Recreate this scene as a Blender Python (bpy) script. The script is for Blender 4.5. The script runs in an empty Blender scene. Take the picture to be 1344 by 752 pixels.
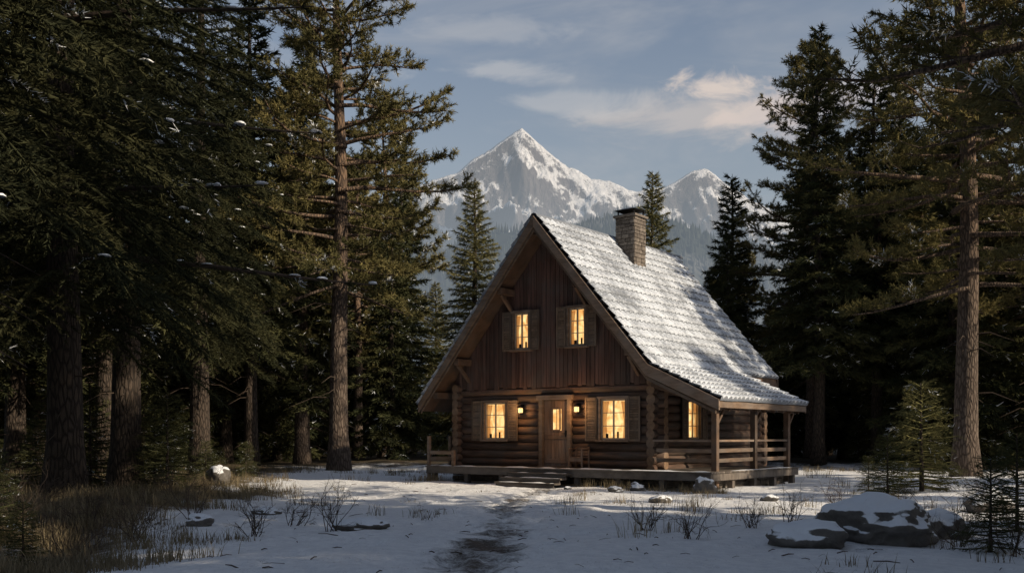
import bpy, math, numpy as np
from mathutils import Vector, noise as mnoise, Matrix
S=bpy.context.scene
EYE=1.45; F=1307.0; HZ=572.0
SUN_AZ=math.radians(117); SUN_EL=math.radians(28); FK=.51
_T=np.random.default_rng(1).random((256,256))
def vn(x,y):
    x=np.asarray(x,float); y=np.asarray(y,float)
    xi=np.floor(x).astype(int); yi=np.floor(y).astype(int)
    fx=x-xi; fy=y-yi; fx=fx*fx*(3-2*fx); fy=fy*fy*(3-2*fy)
    a=_T[xi&255,yi&255]; b=_T[(xi+1)&255,yi&255]; c=_T[xi&255,(yi+1)&255]; d=_T[(xi+1)&255,(yi+1)&255]
    return (a*(1-fx)+b*fx)*(1-fy)+(c*(1-fx)+d*fx)*fy
def fbm(x,y,o=5,ridge=False,g=.5):
    s=0;a=1;t=0
    for i in range(o):
        n=vn(x*2**i+17.3*i,y*2**i+5.1*i)
        if ridge: n=1-abs(2*n-1)
        s=s+a*n; t+=a; a*=g
    return s/t
def sst(a,b,x):
    t=np.clip((x-a)/(b-a),0,1); return t*t*(3-2*t)
# ---------------------------------------------------------------- mesh builder
class MB:
    def __init__(s): s.V=[];s.F=[];s.n=0
    def add(s,V,F,m=0,r=None,sm=False):
        V=np.asarray(V,float).reshape(-1,3); F=np.asarray(F,int)
        k=len(F)
        if r is None: r=np.random.random()
        s.V.append(V); s.F.append((F+s.n,np.broadcast_to(np.asarray(m,int),(k,)),np.broadcast_to(np.asarray(r,float),(k,)),sm)); s.n+=len(V)
    def hexa(s,P,m=0,r=None):
        s.add(P,[(0,3,2,1),(4,5,6,7),(0,1,5,4),(1,2,6,5),(2,3,7,6),(3,0,4,7)],m,r)
    def box(s,x0,x1,y0,y1,z0,z1,m=0,r=None):
        s.hexa([(x0,y0,z0),(x1,y0,z0),(x1,y1,z0),(x0,y1,z0),(x0,y0,z1),(x1,y0,z1),(x1,y1,z1),(x0,y1,z1)],m,r)
    def tbox(s,T,x0,x1,y0,y1,z0,z1,m=0,r=None):
        s.hexa([T(*p) for p in [(x0,y0,z0),(x1,y0,z0),(x1,y1,z0),(x0,y1,z0),(x0,y0,z1),(x1,y0,z1),(x1,y1,z1),(x0,y1,z1)]],m,r)
    def beam(s,p0,p1,w,h,m=0,r=None):
        p0=np.array(p0,float);p1=np.array(p1,float);a=p1-p0;a/=np.linalg.norm(a)
        up=np.array((0,0,1.)) if abs(a[2])<.95 else np.array((0,1.,0))
        sd=np.cross(a,up);sd/=np.linalg.norm(sd);up=np.cross(sd,a)
        sd*=w/2;up*=h/2
        s.hexa([p0-sd-up,p0+sd-up,p1+sd-up,p1-sd-up,p0-sd+up,p0+sd+up,p1+sd+up,p1-sd+up],m,r)
    def prism(s,poly,v0,v1,m=0,r=None):
        n=len(poly)
        V=[(u,v0,z) for u,z in poly]+[(u,v1,z) for u,z in poly]
        s.V.append(np.array(V,float)); b=s.n; s.n+=2*n
        if r is None:r=np.random.random()
        q=np.array([(i,i+n,(i+1)%n+n,(i+1)%n) for i in range(n)])+b
        s.F.append((q,np.full(n,m),np.full(n,r),False))
        s.F.append((np.array([list(range(n))])+b,np.array([m]),np.array([r]),False))
        s.F.append((np.array([list(range(2*n-1,n-1,-1))])+b,np.array([m]),np.array([r]),False))
    def tube(s,P,rad,n=8,m=0,r=None,cap=True,sm=True):
        P=np.asarray(P,float);k=len(P);rad=np.broadcast_to(rad,(k,))
        t=np.gradient(P,axis=0);t/=np.linalg.norm(t,axis=1)[:,None]+1e-9
        ref=np.array((0,0,1.)) if abs(t[0][2])<.9 else np.array((1.,0,0))
        a=np.cross(t,ref);a/=np.linalg.norm(a,axis=1)[:,None]+1e-9;b=np.cross(t,a)
        th=np.arange(n)*2*np.pi/n
        V=P[:,None]+rad[:,None,None]*(a[:,None]*np.cos(th)[None,:,None]+b[:,None]*np.sin(th)[None,:,None])
        i=np.arange(k-1)[:,None]*n;j=np.arange(n)[None];j2=(j+1)%n
        Fq=np.stack([i+j,i+j2,i+n+j2,i+n+j],-1).reshape(-1,4)
        if r is None:r=np.random.random()
        base=s.n
        s.add(V.reshape(-1,3),Fq,m,r,sm)
        if cap:
            s.F.append((np.array([list(range(n))])[:,::-1]+base,np.array([m+0]),np.array([r]),False))
            s.F.append((np.array([list(range(n))])+base+(k-1)*n,np.array([m+0]),np.array([r]),False))
    def mesh(s,name,mats):
        me=bpy.data.meshes.new(name); V=np.concatenate(s.V)
        loops=np.concatenate([f[0].ravel() for f in s.F])
        sizes=np.concatenate([np.full(len(f[0]),f[0].shape[1]) for f in s.F])
        st=np.concatenate([[0],np.cumsum(sizes)[:-1]])
        me.vertices.add(len(V));me.vertices.foreach_set('co',V.astype(np.float32).ravel())
        me.loops.add(len(loops));me.loops.foreach_set('vertex_index',loops.astype(np.int32))
        me.polygons.add(len(sizes));me.polygons.foreach_set('loop_start',st.astype(np.int32))
        try: me.polygons.foreach_set('loop_total',sizes.astype(np.int32))
        except Exception: pass
        me.polygons.foreach_set('material_index',np.concatenate([f[1] for f in s.F]).astype(np.int32))
        me.polygons.foreach_set('use_smooth',np.concatenate([np.full(len(f[0]),f[3]) for f in s.F]))
        me.update(calc_edges=True)
        at=me.attributes.new('rnd','FLOAT','FACE');at.data.foreach_set('value',np.concatenate([f[2] for f in s.F]).astype(np.float32))
        for m in mats: me.materials.append(m)
        me.validate()
        return me
    def obj(s,name,mats,parent=None,bevel=0):
        o=bpy.data.objects.new(name,s.mesh(name,mats));S.collection.objects.link(o)
        if parent:o.parent=parent
        if bevel:
            b=o.modifiers.new('b','BEVEL');b.width=bevel;b.segments=1;b.limit_method='ANGLE';b.angle_limit=math.radians(50)
        return o
# ---------------------------------------------------------------- materials
class NT:
    def __init__(s,name):
        s.m=bpy.data.materials.new(name);s.m.use_nodes=True;s.t=s.m.node_tree;s.t.nodes.clear()
        s.out=s.n('ShaderNodeOutputMaterial')
    def n(s,ty,**k):
        x=s.t.nodes.new(ty)
        for a,b in k.items(): setattr(x,a,b)
        return x
    def l(s,a,b): s.t.links.new(a,b)
    def setin(s,node,i,v):
        if hasattr(v,'is_linked') or isinstance(v,bpy.types.NodeSocket): s.l(v,node.inputs[i])
        else: node.inputs[i].default_value=v
    def math(s,op,a,b=0,c=False):
        x=s.n('ShaderNodeMath',operation=op,use_clamp=c);s.setin(x,0,a);s.setin(x,1,b);return x.outputs[0]
    def vmath(s,op,a,b):
        x=s.n('ShaderNodeVectorMath',operation=op);s.setin(x,0,a);s.setin(x,1,b);return x.outputs[1 if op in('LENGTH','DISTANCE') else 0]
    def mix(s,f,a,b,bl='MIX'):
        x=s.n('ShaderNodeMix',data_type='RGBA',blend_type=bl)
        s.setin(x,0,f)
        for i,v in((6,a),(7,b)):
            if isinstance(v,(tuple,list)): v=tuple(v)+((1,) if len(v)==3 else ())
            s.setin(x,i,v)
        return x.outputs[2]
    def noise(s,vec,scale,det=4,rough=.55,dist=0):
        x=s.n('ShaderNodeTexNoise');x.inputs['Scale'].default_value=scale;x.inputs['Detail'].default_value=det
        x.inputs['Roughness'].default_value=rough;x.inputs['Distortion'].default_value=dist
        if vec is not None:s.l(vec,x.inputs['Vector'])
        return x.outputs[0]
    def ramp(s,f,a,b):
        x=s.n('ShaderNodeMapRange');x.interpolation_type='SMOOTHSTEP';s.setin(x,0,f);s.setin(x,1,a);s.setin(x,2,b);return x.outputs[0]
    def co(s,k='Object'): return s.n('ShaderNodeTexCoord').outputs[k]
    def scl(s,vec,v): return s.vmath('MULTIPLY',vec,v)
    def attr(s,n='rnd'): return s.n('ShaderNodeAttribute',attribute_name=n).outputs['Fac']
    def bump(s,h,st=.3,d=.02):
        b=s.n('ShaderNodeBump');b.inputs['Strength'].default_value=st;b.inputs['Distance'].default_value=d;s.l(h,b.inputs['Height']);return b.outputs[0]
    def pr(s,col,rough=.7,nrm=None,spec=.3,metal=0):
        p=s.n('ShaderNodeBsdfPrincipled')
        if isinstance(col,tuple): col=col+((1,) if len(col)==3 else ())
        s.setin(p,'Base Color',col);s.setin(p,'Roughness',rough);p.inputs['Specular IOR Level'].default_value=spec;p.inputs['Metallic'].default_value=metal
        if nrm is not None:s.l(nrm,p.inputs['Normal'])
        return p.outputs[0]
    def fin(s,sh): s.l(sh,s.out.inputs[0]);return s.m
def wood(name,c,d,sc,rough=.75,var=.6,bs=.5):
    t=NT(name);co=t.scl(t.co(),sc);r=t.attr()
    off=t.n('ShaderNodeCombineXYZ');t.l(t.math('MULTIPLY',r,37.),off.inputs[0]);t.l(t.math('MULTIPLY',r,91.),off.inputs[1])
    co=t.vmath('ADD',co,off.outputs[0])
    n1=t.noise(co,1,6,.65,.4);n2=t.noise(t.co(),1.3,3)
    f=t.ramp(n1,.3,.7);c1=t.mix(f,d,c);c1=t.mix(t.ramp(n2,.35,.7),c1,t.mix(.5,c1,tuple(sum(c)/3*k for k in(1.0,.92,.85))))
    v=t.math('ADD',t.math('MULTIPLY',r,var),1-var/2)
    hv=t.n('ShaderNodeHueSaturation');t.l(c1,hv.inputs['Color']);t.l(v,hv.inputs['Value'])
    return t.fin(t.pr(hv.outputs[0],rough,t.bump(n1,bs,.015)))
M_log=wood('log_wood',(.15,.086,.058),(.045,.028,.02),(1.2,1.2,14))
M_logend=wood('log_end',(.24,.15,.09),(.12,.07,.04),(9,9,9))
M_plank=wood('plank_wood',(.135,.074,.058),(.054,.031,.026),(13,13,.8),var=.75)
M_trim=wood('trim_wood',(.24,.165,.115),(.12,.08,.055),(2,2,9))
M_soff=wood('soffit_wood',(.16,.099,.065),(.075,.048,.033),(2,2,2))
M_shut=wood('shutter_wood',(.20,.14,.096),(.10,.069,.048),(7,7,2))
M_door=wood('door_wood',(.30,.17,.097),(.16,.088,.052),(10,10,1))
M_deck=wood('deck_wood',(.18,.152,.13),(.075,.063,.053),(2,9,3))
M_frame=wood('frame_wood',(.5,.42,.31),(.36,.29,.21),(5,5,5),var=.2)
def simple(name,c,rough=.6,metal=0,ns=8,amt=.4):
    t=NT(name);n=t.noise(t.co(),ns,4);return t.fin(t.pr(t.mix(n,tuple(x*(1-amt) for x in c),tuple(min(1,x*(1+amt)) for x in c)),rough,t.bump(n,.2,.01),metal=metal))
M_metal=simple('dark_metal',(.03,.03,.032),.45,.7)
M_dark=simple('dark_interior',(.02,.016,.013),.9)
def stone():
    t=NT('stone');r=t.attr();co=t.co();n=t.noise(co,9,6,.65)
    c=t.mix(r,(.12,.10,.085),(.25,.215,.185));c=t.mix(t.ramp(n,.35,.7),t.mix(.5,c,(.05,.045,.04)),c)
    return t.fin(t.pr(c,.9,t.bump(n,.7,.03)))
M_stone=stone()
def snowroof():
    t=NT('snowy_tiles');co=t.co();r=t.attr();n=t.noise(co,.8,6,.6);n2=t.noise(co,16,5,.65)
    sn=t.math('ADD',t.math('MULTIPLY',n,1.0),t.math('MULTIPLY',n2,.72))
    sn=t.math('ADD',sn,t.math('MULTIPLY',r,.16))
    f=t.ramp(sn,.62,1.14)
    tile=t.mix(n2,(.08,.095,.12),(.19,.21,.25))
    f=t.math('ADD',t.math('MULTIPLY',f,.82),.07)
    c=t.mix(f,tile,(.72,.78,.87))
    return t.fin(t.pr(c,.6,t.bump(n2,.4,.015)))
M_roof=snowroof()
def snow():
    t=NT('snow');co=t.co();n=t.noise(co,14,6,.6)
    return t.fin(t.pr((.78,.82,.88),.6,t.bump(n,.35,.03)))
M_snow=snow()
def bark(name,c1,c2,c3):
    t=NT(name);co=t.co();n=t.noise(t.scl(co,(9,9,2.2)),1,6,.7,.6)
    v=t.n('ShaderNodeTexVoronoi');v.feature='DISTANCE_TO_EDGE';v.inputs['Scale'].default_value=1;t.l(t.vmath('ADD',t.scl(co,(11,11,3)),t.n('ShaderNodeTexNoise').outputs[1]),v.inputs['Vector'])
    e=t.ramp(v.outputs[0],0,.25)
    z=t.n('ShaderNodeSeparateXYZ');t.l(co,z.inputs[0]);h=t.ramp(z.outputs[2],4,13)
    c=t.mix(h,c1,c3);c=t.mix(t.math('MULTIPLY',n,e),c2,c)
    hh=t.math('ADD',t.math('MULTIPLY',e,.6),n)
    return t.fin(t.pr(c,.9,t.bump(hh,.9,.05)))
M_bark=bark('pine_bark',(.23,.18,.145),(.06,.044,.035),(.34,.22,.14))
M_bark2=bark('spruce_bark',(.12,.09,.07),(.028,.022,.018),(.13,.1,.08))
M_twig=simple('twig',(.065,.048,.037),.9)
def leaf(name,a,b,c):
    t=NT(name);r=t.attr();n=t.noise(t.co(),.7,1)
    col=t.mix(r,a,b);col=t.mix(t.ramp(n,.45,.75),col,c)
    d=t.n('ShaderNodeBsdfDiffuse');t.l(col,d.inputs[0])
    return t.fin(d.outputs[0])
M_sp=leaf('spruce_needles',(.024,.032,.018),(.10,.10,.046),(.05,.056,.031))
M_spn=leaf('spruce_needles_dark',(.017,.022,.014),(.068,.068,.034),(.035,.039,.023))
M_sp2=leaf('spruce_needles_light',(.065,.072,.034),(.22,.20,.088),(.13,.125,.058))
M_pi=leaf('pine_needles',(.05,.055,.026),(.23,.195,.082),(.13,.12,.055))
M_grass=leaf('dry_grass_blades',(.11,.088,.055),(.26,.215,.14),(.155,.128,.083))
def glow():
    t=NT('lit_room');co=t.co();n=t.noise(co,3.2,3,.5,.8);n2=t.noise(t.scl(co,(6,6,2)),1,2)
    c=t.mix(t.ramp(n,.35,.65),(1,.48,.14),(1,.70,.30));c=t.mix(t.ramp(n2,.58,.8),c,(.6,.26,.08))
    e=t.n('ShaderNodeEmission');t.l(c,e.inputs[0]);t.l(t.math('ADD',t.math('MULTIPLY',n,1.4),.5),e.inputs[1]);return t.fin(e.outputs[0])
M_glow=glow()
def emis(name,c,s):
    t=NT(name);e=t.n('ShaderNodeEmission');e.inputs[0].default_value=c+(1,);e.inputs[1].default_value=s;return t.fin(e.outputs[0])
M_lamp=emis('lamp_glass',(1,.58,.22),2.6);M_lamp.cycles.emission_sampling='NONE'
def curt():
    t=NT('curtain');d=t.n('ShaderNodeBsdfTranslucent');d.inputs[0].default_value=(.8,.6,.4,1);e=t.n('ShaderNodeBsdfDiffuse');e.inputs[0].default_value=(.7,.55,.38,1)
    m=t.n('ShaderNodeMixShader');m.inputs[0].default_value=.7;t.l(e.outputs[0],m.inputs[1]);t.l(d.outputs[0],m.inputs[2]);return t.fin(m.outputs[0])
M_curt=curt()
def rockm():
    t=NT('snowy_rock');g=t.n('ShaderNodeNewGeometry');s=t.n('ShaderNodeSeparateXYZ');t.l(g.outputs['Normal'],s.inputs[0])
    co=t.co();n=t.noise(co,5,6,.65);n2=t.noise(co,2.6,5,.6)
    f=t.ramp(t.math('ADD',s.outputs[2],t.math('MULTIPLY',n2,.9)),.93,1.12)
    c=t.mix(n,(.035,.033,.032),(.20,.185,.17));c=t.mix(f,c,(.74,.78,.84))
    return t.fin(t.pr(c,.85,t.bump(n,.8,.05)))
M_rock=rockm()
# ---------------------------------------------------------------- ground
def pathx(y): return -.25+.9*sst(18,29,y)+.15*np.sin(y*.5)
def clearing(x,y):
    n=fbm(x*.25+40,y*.25+9,4)-.5
    L=-4.3-.17*(y-11)+n*5; Rr=8+.25*(y-11)+n*5
    m=sst(L-1.6,L+1.2,x)*(1-sst(Rr+2,Rr+8,x))*(1-sst(38,50,y))
    return m
_rs=np.random.default_rng(9);NF=200
_fp=[(-.2+.9*float(sst(18,29,yy))+_rs.normal()*.5,yy) for yy in _rs.uniform(8,28,NF)]+[(_rs.uniform(-6,9),_rs.uniform(9,27)) for _ in range(90)]
def gh(x,y):
    x=np.asarray(x,float);y=np.asarray(y,float)
    hx=x-4;hy=y-33;fl=sst(7,13,np.sqrt(hx*hx+hy*hy))
    a=(fbm(x*.12+3,y*.12+7,3)-.5)*.5*fl+(fbm(x*.9+30,y*.9,4)-.5)*.15
    forest=1-clearing(x,y)
    a=a+forest*(fbm(x*.3,y*.3+50,3)-.4)*.5*fl
    pd=np.exp(-((x-pathx(y))/.6)**2)*(y<29)
    a=a-.05*pd
    k=1-sst(120,400,np.abs(y)+np.abs(x)*.5)
    return a*k
def axis(n,lin,far):
    t=np.linspace(-1,1,n);return np.sign(t)*(lin*np.abs(t)+ (far-lin)*np.abs(t)**9)
NG=640
gx=axis(NG,32,9000); gy=axis(NG,30,9000)+20
X,Y=np.meshgrid(gx,gy);Z=gh(X,Y)
for fx,fy in _fp: # footprints pressed into the snow
    i0,i1=np.searchsorted(gx,(fx-.5,fx+.5));j0,j1=np.searchsorted(gy,(fy-.5,fy+.5))
    r2=((X[j0:j1,i0:i1]-fx)/.13)**2+((Y[j0:j1,i0:i1]-fy)/.19)**2
    Z[j0:j1,i0:i1]+=-.05*np.exp(-r2)+.012*np.exp(-((np.sqrt(r2)-1.7)/.5)**2)
b=MB();n=NG;i,j=np.meshgrid(np.arange(n-1),np.arange(n-1));q=(j*n+i).ravel()
b.add(np.stack([X,Y,Z],-1).reshape(-1,3),np.stack([q,q+1,q+n+1,q+n],-1),0,.5,True)
t=NT('snowy_ground');co=t.co();cl=t.attr('snow');pa=t.attr('path')
n1=t.noise(co,.7,6,.65);n2=t.noise(co,6,5,.65);n3=t.noise(co,38,3,.6);n4=t.noise(co,2.2,4,.6)
s=t.math('ADD',t.math('MULTIPLY',cl,.64),t.math('ADD',t.math('MULTIPLY',n1,.80),t.math('MULTIPLY',n2,.44)))
s=t.math('SUBTRACT',s,t.math('MULTIPLY',pa,.47))
f=t.ramp(t.math('ADD',s,t.math('MULTIPLY',n3,.30)),.87,1.15)
dirt=t.mix(t.ramp(n3,.35,.65),(.028,.02,.014),(.11,.082,.055));dirt=t.mix(t.ramp(n4,.4,.65),dirt,(.06,.052,.03))
dirt=t.mix(t.math('MULTIPLY',pa,.6,True),dirt,(.12,.10,.088))
sn=t.mix(t.ramp(n2,.3,.7),(.70,.725,.77),(.83,.85,.88))
speck=t.ramp(n3,.61,.69);sn=t.mix(t.math('MULTIPLY',speck,t.math('MULTIPLY',t.ramp(n4,.43,.60),.75)),sn,(.18,.145,.11))
c=t.mix(f,dirt,sn)
hh=t.math('ADD',t.math('MULTIPLY',n2,.7),t.math('ADD',t.math('MULTIPLY',n3,.2),t.math('MULTIPLY',f,.3)))
M_ground=t.fin(t.pr(c,.75,t.bump(hh,.9,.12),spec=.2))
g=b.obj('snowy_ground',[M_ground])
for nm,val in(('snow',clearing(X,Y)),('path',np.exp(-((X-pathx(Y)+(fbm(X*.8,Y*.8,3)-.5)*.8)/.62)**2)*(Y<29.5)*(.5+.9*fbm(X*.7+9,Y*.5,3)))):
    a=g.data.attributes.new(nm,'FLOAT','POINT');a.data.foreach_set('value',val.astype(np.float32).ravel())
# ---------------------------------------------------------------- mountains
def paint_haze(name,build,haze,amt):  # aerial haze painted into the material as emission, stronger towards the foot
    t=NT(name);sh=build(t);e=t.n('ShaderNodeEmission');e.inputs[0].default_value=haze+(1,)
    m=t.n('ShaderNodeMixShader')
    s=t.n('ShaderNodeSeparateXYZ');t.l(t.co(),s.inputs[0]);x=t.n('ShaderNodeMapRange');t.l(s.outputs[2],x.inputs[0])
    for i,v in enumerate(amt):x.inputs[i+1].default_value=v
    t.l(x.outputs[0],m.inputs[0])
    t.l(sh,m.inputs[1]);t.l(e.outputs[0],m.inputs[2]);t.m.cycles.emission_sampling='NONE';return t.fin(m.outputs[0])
D=5000.
pts=np.array([(-400,330),(200,330),(400,290),(500,256),(545,238),(575,228),(600,220),(615,206),(640,190),(655,180),(668,172),(685,160),(698,172),(712,184),(722,194),(745,212),(760,216),(775,228),(800,230),(835,244),(870,238),(885,232),(900,222),(912,217),(925,213),(938,222),(950,230),(985,255),(1050,285),(1200,320),(1800,350)],float)
px=(pts[:,0]-672)/F*D;pz=(HZ-pts[:,1])/F*D
nx,ny=700,360
xs=np.linspace(-3000,3400,nx);ys=np.linspace(3000,6800,ny);X,Y=np.meshgrid(xs,ys)
w=(fbm(X/700,Y/700,4)-.5)*1000*np.clip(np.abs(Y-D)/1300,0,1)
P=np.interp(X+w,px,pz);dy=np.abs(Y-D)/1900
rg=fbm(X/480+3+Y/1500,Y/1000+X/1500,6,True,.55);rg2=fbm(X/120,Y/170+8,4,True,.6)
fall=np.clip(1-dy**.95,0,1)
Z=P*fall*(1-np.clip(.92-rg,0,1)*1.15*np.clip(dy*3.6,0,1))+(rg2-.75)*160*np.clip(dy*7,.14,1)*sst(0,.3,fall)-25
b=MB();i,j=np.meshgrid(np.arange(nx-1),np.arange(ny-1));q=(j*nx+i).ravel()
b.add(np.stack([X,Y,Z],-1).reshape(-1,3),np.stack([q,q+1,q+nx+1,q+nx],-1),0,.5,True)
def mb_(t):
    g=t.n('ShaderNodeNewGeometry');s=t.n('ShaderNodeSeparateXYZ');t.l(g.outputs['Normal'],s.inputs[0]);co=t.co()
    n=t.noise(co,.008,8,.72);n2=t.noise(t.scl(co,(.03,.03,.009)),1,6,.72,.6)
    z=t.n('ShaderNodeSeparateXYZ');t.l(co,z.inputs[0])
    a=t.math('ADD',t.math('MULTIPLY',s.outputs[2],1.0),t.math('MULTIPLY',n,.95))
    a=t.math('ADD',a,t.math('MULTIPLY',n2,.6));a=t.math('ADD',a,t.math('MULTIPLY',z.outputs[2],.00025))
    f=t.ramp(a,1.59,1.73)
    c=t.mix(n2,(.08,.074,.078),(.2,.18,.18));c=t.mix(f,c,(.82,.82,.84))
    return t.pr(c,.9,t.bump(n2,1,30))
b.obj('mountain',[paint_haze('mountain_rock_snow_painted_haze',mb_,(.38,.43,.48),(0,1400,.80,.38))])  # rock and snow with bluish airlight painted in as emission
D2=1900.
pts=np.array([(-600,400),(100,350),(300,335),(560,318),(610,322),(660,303),(720,297),(780,288),(820,283),(860,292),(920,316),(1000,330),(1200,345),(2000,400)],float)
px=(pts[:,0]-672)/F*D2;pz=(HZ-pts[:,1])/F*D2-14
def hillh(X,Y):
    P=np.interp(X,px,pz);dy=np.abs(Y-D2)/900
    return P*np.clip(1-dy**1.3,0,1)*(1+(fbm(X/300,Y/300,4,True)-.65)*.6*np.clip(dy*3,0,1))-5
nx,ny=200,90;xs=np.linspace(-1900,1900,nx);ys=np.linspace(1000,2800,ny);X,Y=np.meshgrid(xs,ys)
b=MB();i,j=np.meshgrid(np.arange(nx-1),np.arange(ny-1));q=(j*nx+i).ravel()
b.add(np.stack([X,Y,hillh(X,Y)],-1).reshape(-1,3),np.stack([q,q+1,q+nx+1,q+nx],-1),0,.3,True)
rg=np.random.default_rng(5);N=18000
tx=rg.uniform(-600,800,N);ty=D2-rg.random(N)**1.3*650+30;tz=hillh(tx,ty);h=rg.uniform(8,18,N);r=h*rg.uniform(.14,.22,N)
th=np.arange(5)*2*np.pi/5
ring=np.stack([tx[:,None]+r[:,None]*np.cos(th),ty[:,None]+r[:,None]*np.sin(th),np.broadcast_to(tz[:,None]-1,(N,5))],-1)
V=np.concatenate([ring,np.stack([tx,ty,tz+h],-1)[:,None]],1).reshape(-1,3)
k=np.arange(N)[:,None]*6;j=np.arange(5)[None]
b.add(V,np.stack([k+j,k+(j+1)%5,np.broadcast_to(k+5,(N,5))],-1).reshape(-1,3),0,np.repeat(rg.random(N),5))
def hb(t):
    r=t.attr();n=t.noise(t.co(),.01,5)
    c=t.mix(r,(.02,.03,.022),(.06,.07,.05));c=t.mix(t.math('MULTIPLY',t.ramp(n,.5,.65),.3),c,(.4,.4,.42));return t.pr(c,.9)
b.obj('forested_hill',[paint_haze('hill_forest_painted_haze',hb,(.22,.255,.295),(0,420,.72,.52))])  # forest colours with grey-blue distance haze painted over them as emission
# ---------------------------------------------------------------- trees
def needles(b,st,di,ln,dr,rn,N,nl,nw,spread,rng,m,snowf=0):
    idx=rng.choice(len(ln),N,p=ln/ln.sum());t=rng.random(N)
    p=st[idx]+di[idx]*(ln[idx]*t)[:,None];p[:,2]-=dr*ln[idx]*t*t
    rd=rng.normal(size=(N,3));rd/=np.linalg.norm(rd,axis=1)[:,None]
    d=di[idx]+rd*spread;d/=np.linalg.norm(d,axis=1)[:,None]
    l=nl*rng.uniform(.6,1.35,N);sd=np.cross(d,rng.normal(size=(N,3)));sd/=np.linalg.norm(sd,axis=1)[:,None];sd*=nw/2
    V=np.stack([p-sd,p+sd,p+d*l[:,None]],1).reshape(-1,3);Ft=np.arange(3*N).reshape(-1,3)
    mi=np.full(N,m)
    if snowf>0:
        sn=(rn[idx]*7919%1<snowf)&(rng.random(N)<.3);mi[sn]=2
    b.add(V,Ft,mi,np.clip(rn[idx]+rng.uniform(-.25,.25,N),0,1))
def trunk(b,H,r0,rng,m=0):
    z=np.linspace(-.3,H,16);w=rng.uniform(.0,.12);ph=rng.uniform(0,6)
    fl=1+.45*np.exp(-np.clip(z,0,None)*2.2)
    rad=r0*(1-z.clip(0)/H)**.85*fl+.012
    b.tube(np.stack([w*np.sin(z*.35+ph)*z/8,w*np.cos(z*.3+ph)*z/8,z],-1),rad,14,m,.5)
def blob(b,p,sx,sy,sz,m,rng):
    th=np.arange(7)*2*np.pi/7;V=[(p[0],p[1],p[2]+sz)]
    for k,(rr,zz) in enumerate(((.65,.75),(1,.2),(.8,-.25))):
        for a in th:
            q=rng.uniform(.75,1.2);V.append((p[0]+sx*rr*q*math.cos(a),p[1]+sy*rr*q*math.sin(a),p[2]+sz*zz))
    Ft=[(0,1+i,1+(i+1)%7) for i in range(7)];b.add(V,Ft,m,.5,True)
    bb=b.n-len(V);Fq=[(1+k*7+i,8+k*7+i,8+k*7+(i+1)%7,1+k*7+(i+1)%7) for k in range(2) for i in range(7)]
    b.F.append((np.array(Fq)+bb,np.full(14,m),np.full(14,.5),True))
def spruce(name,seed,H,R,cb,nb,N,nl=.2,nw=.032,r0=.3,snow=0.05,nblob=0,dr=.35,lim=4,mat=None,fill=.6,limbs=()):
    rng=np.random.default_rng(seed);b=MB();trunk(b,H,r0,rng)
    st=[];di=[];ln=[];rn=[];bl=[];K=[]
    for k in range(nb):
        t=(k+rng.random())/nb;t=t**1.05;z=cb+(H*.985-cb)*t;az=k*2.39996+rng.uniform(-.5,.5)
        L=R*((1-t)**.85)*(fill+(1-fill)*min(1,t*6+rng.random()*.5))*rng.uniform(.6,1.15)+.15
        K.append((t,z,az,L,1,nblob))
    for z,az,L in limbs: K.append((.3,z,az,L,.38,.22))
    for t,z,az,L,dens,nbl in K:
        h=np.array((math.cos(az),math.sin(az),0));pp=np.array((-h[1],h[0],0))
        a=-.12+.65*t**1.3+rng.uniform(-.08,.08);bb=dr*(1-t);cc=.18*(1-t)
        if dens<1: a,bb,cc=.02,.22,.12
        cl=rng.random()
        ss=np.linspace(0,1,6);P=np.array((0,0,z))+h*(L*ss)[:,None];P[:,2]+=L*(a*ss-bb*ss**2+cc*ss**3)
        b.tube(P,.012+.014*L*(1-ss)*.9,lim,1 if dens==1 else 3,.5,cap=False)
        nt=int((L/.13)*dens)+3
        for q in range(nt):
            s=(q+rng.random())/nt
            if s<.12: continue
            p=np.array((0,0,z))+h*L*s;p[2]+=L*(a*s-bb*s*s+cc*s**3)
            sg=1 if q%2 else -1
            d=h*rng.uniform(.45,.8)+pp*sg*rng.uniform(.5,1)+np.array((0,0,rng.uniform(-.45,.1)+a*.3));d/=np.linalg.norm(d)
            l=L*.36*(1-s)**.7*min(1,s*2.5+.15)+.14;l*=rng.uniform(.7,1.2)*(1 if dens==1 else .5)
            st.append(p);di.append(d);ln.append(l);rn.append(np.clip(cl*.7+rng.random()*.3,0,1))
            d2=h+np.array((0,0,a-2*bb*s));st.append(p);di.append(d2/np.linalg.norm(d2));ln.append(.22);rn.append(rn[-1])
            if nbl and s>.3 and rng.random()<nbl: bl.append((p,h,L))
    needles(b,np.array(st),np.array(di),np.array(ln),.3,np.array(rn),N,nl,nw,.75,rng,1,snow)
    for p,h,L in bl: blob(b,p+np.array((0,0,.04)),rng.uniform(.06,.16),rng.uniform(.06,.16),rng.uniform(.025,.045),2,rng)
    for q in range(int(cb*4)):
        z=rng.uniform(.15*cb,cb);az=rng.uniform(0,6.28);l=rng.uniform(.3,1.6)
        b.tube([(0,0,z),(l*.5*math.cos(az),l*.5*math.sin(az),z-.05),(l*math.cos(az),l*math.sin(az),z-.3*l)],np.array([.025,.015,.006]),3,3,.5,cap=False)
    return b.mesh(name,[M_bark2,mat or M_sp,M_snow,M_twig])
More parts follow.
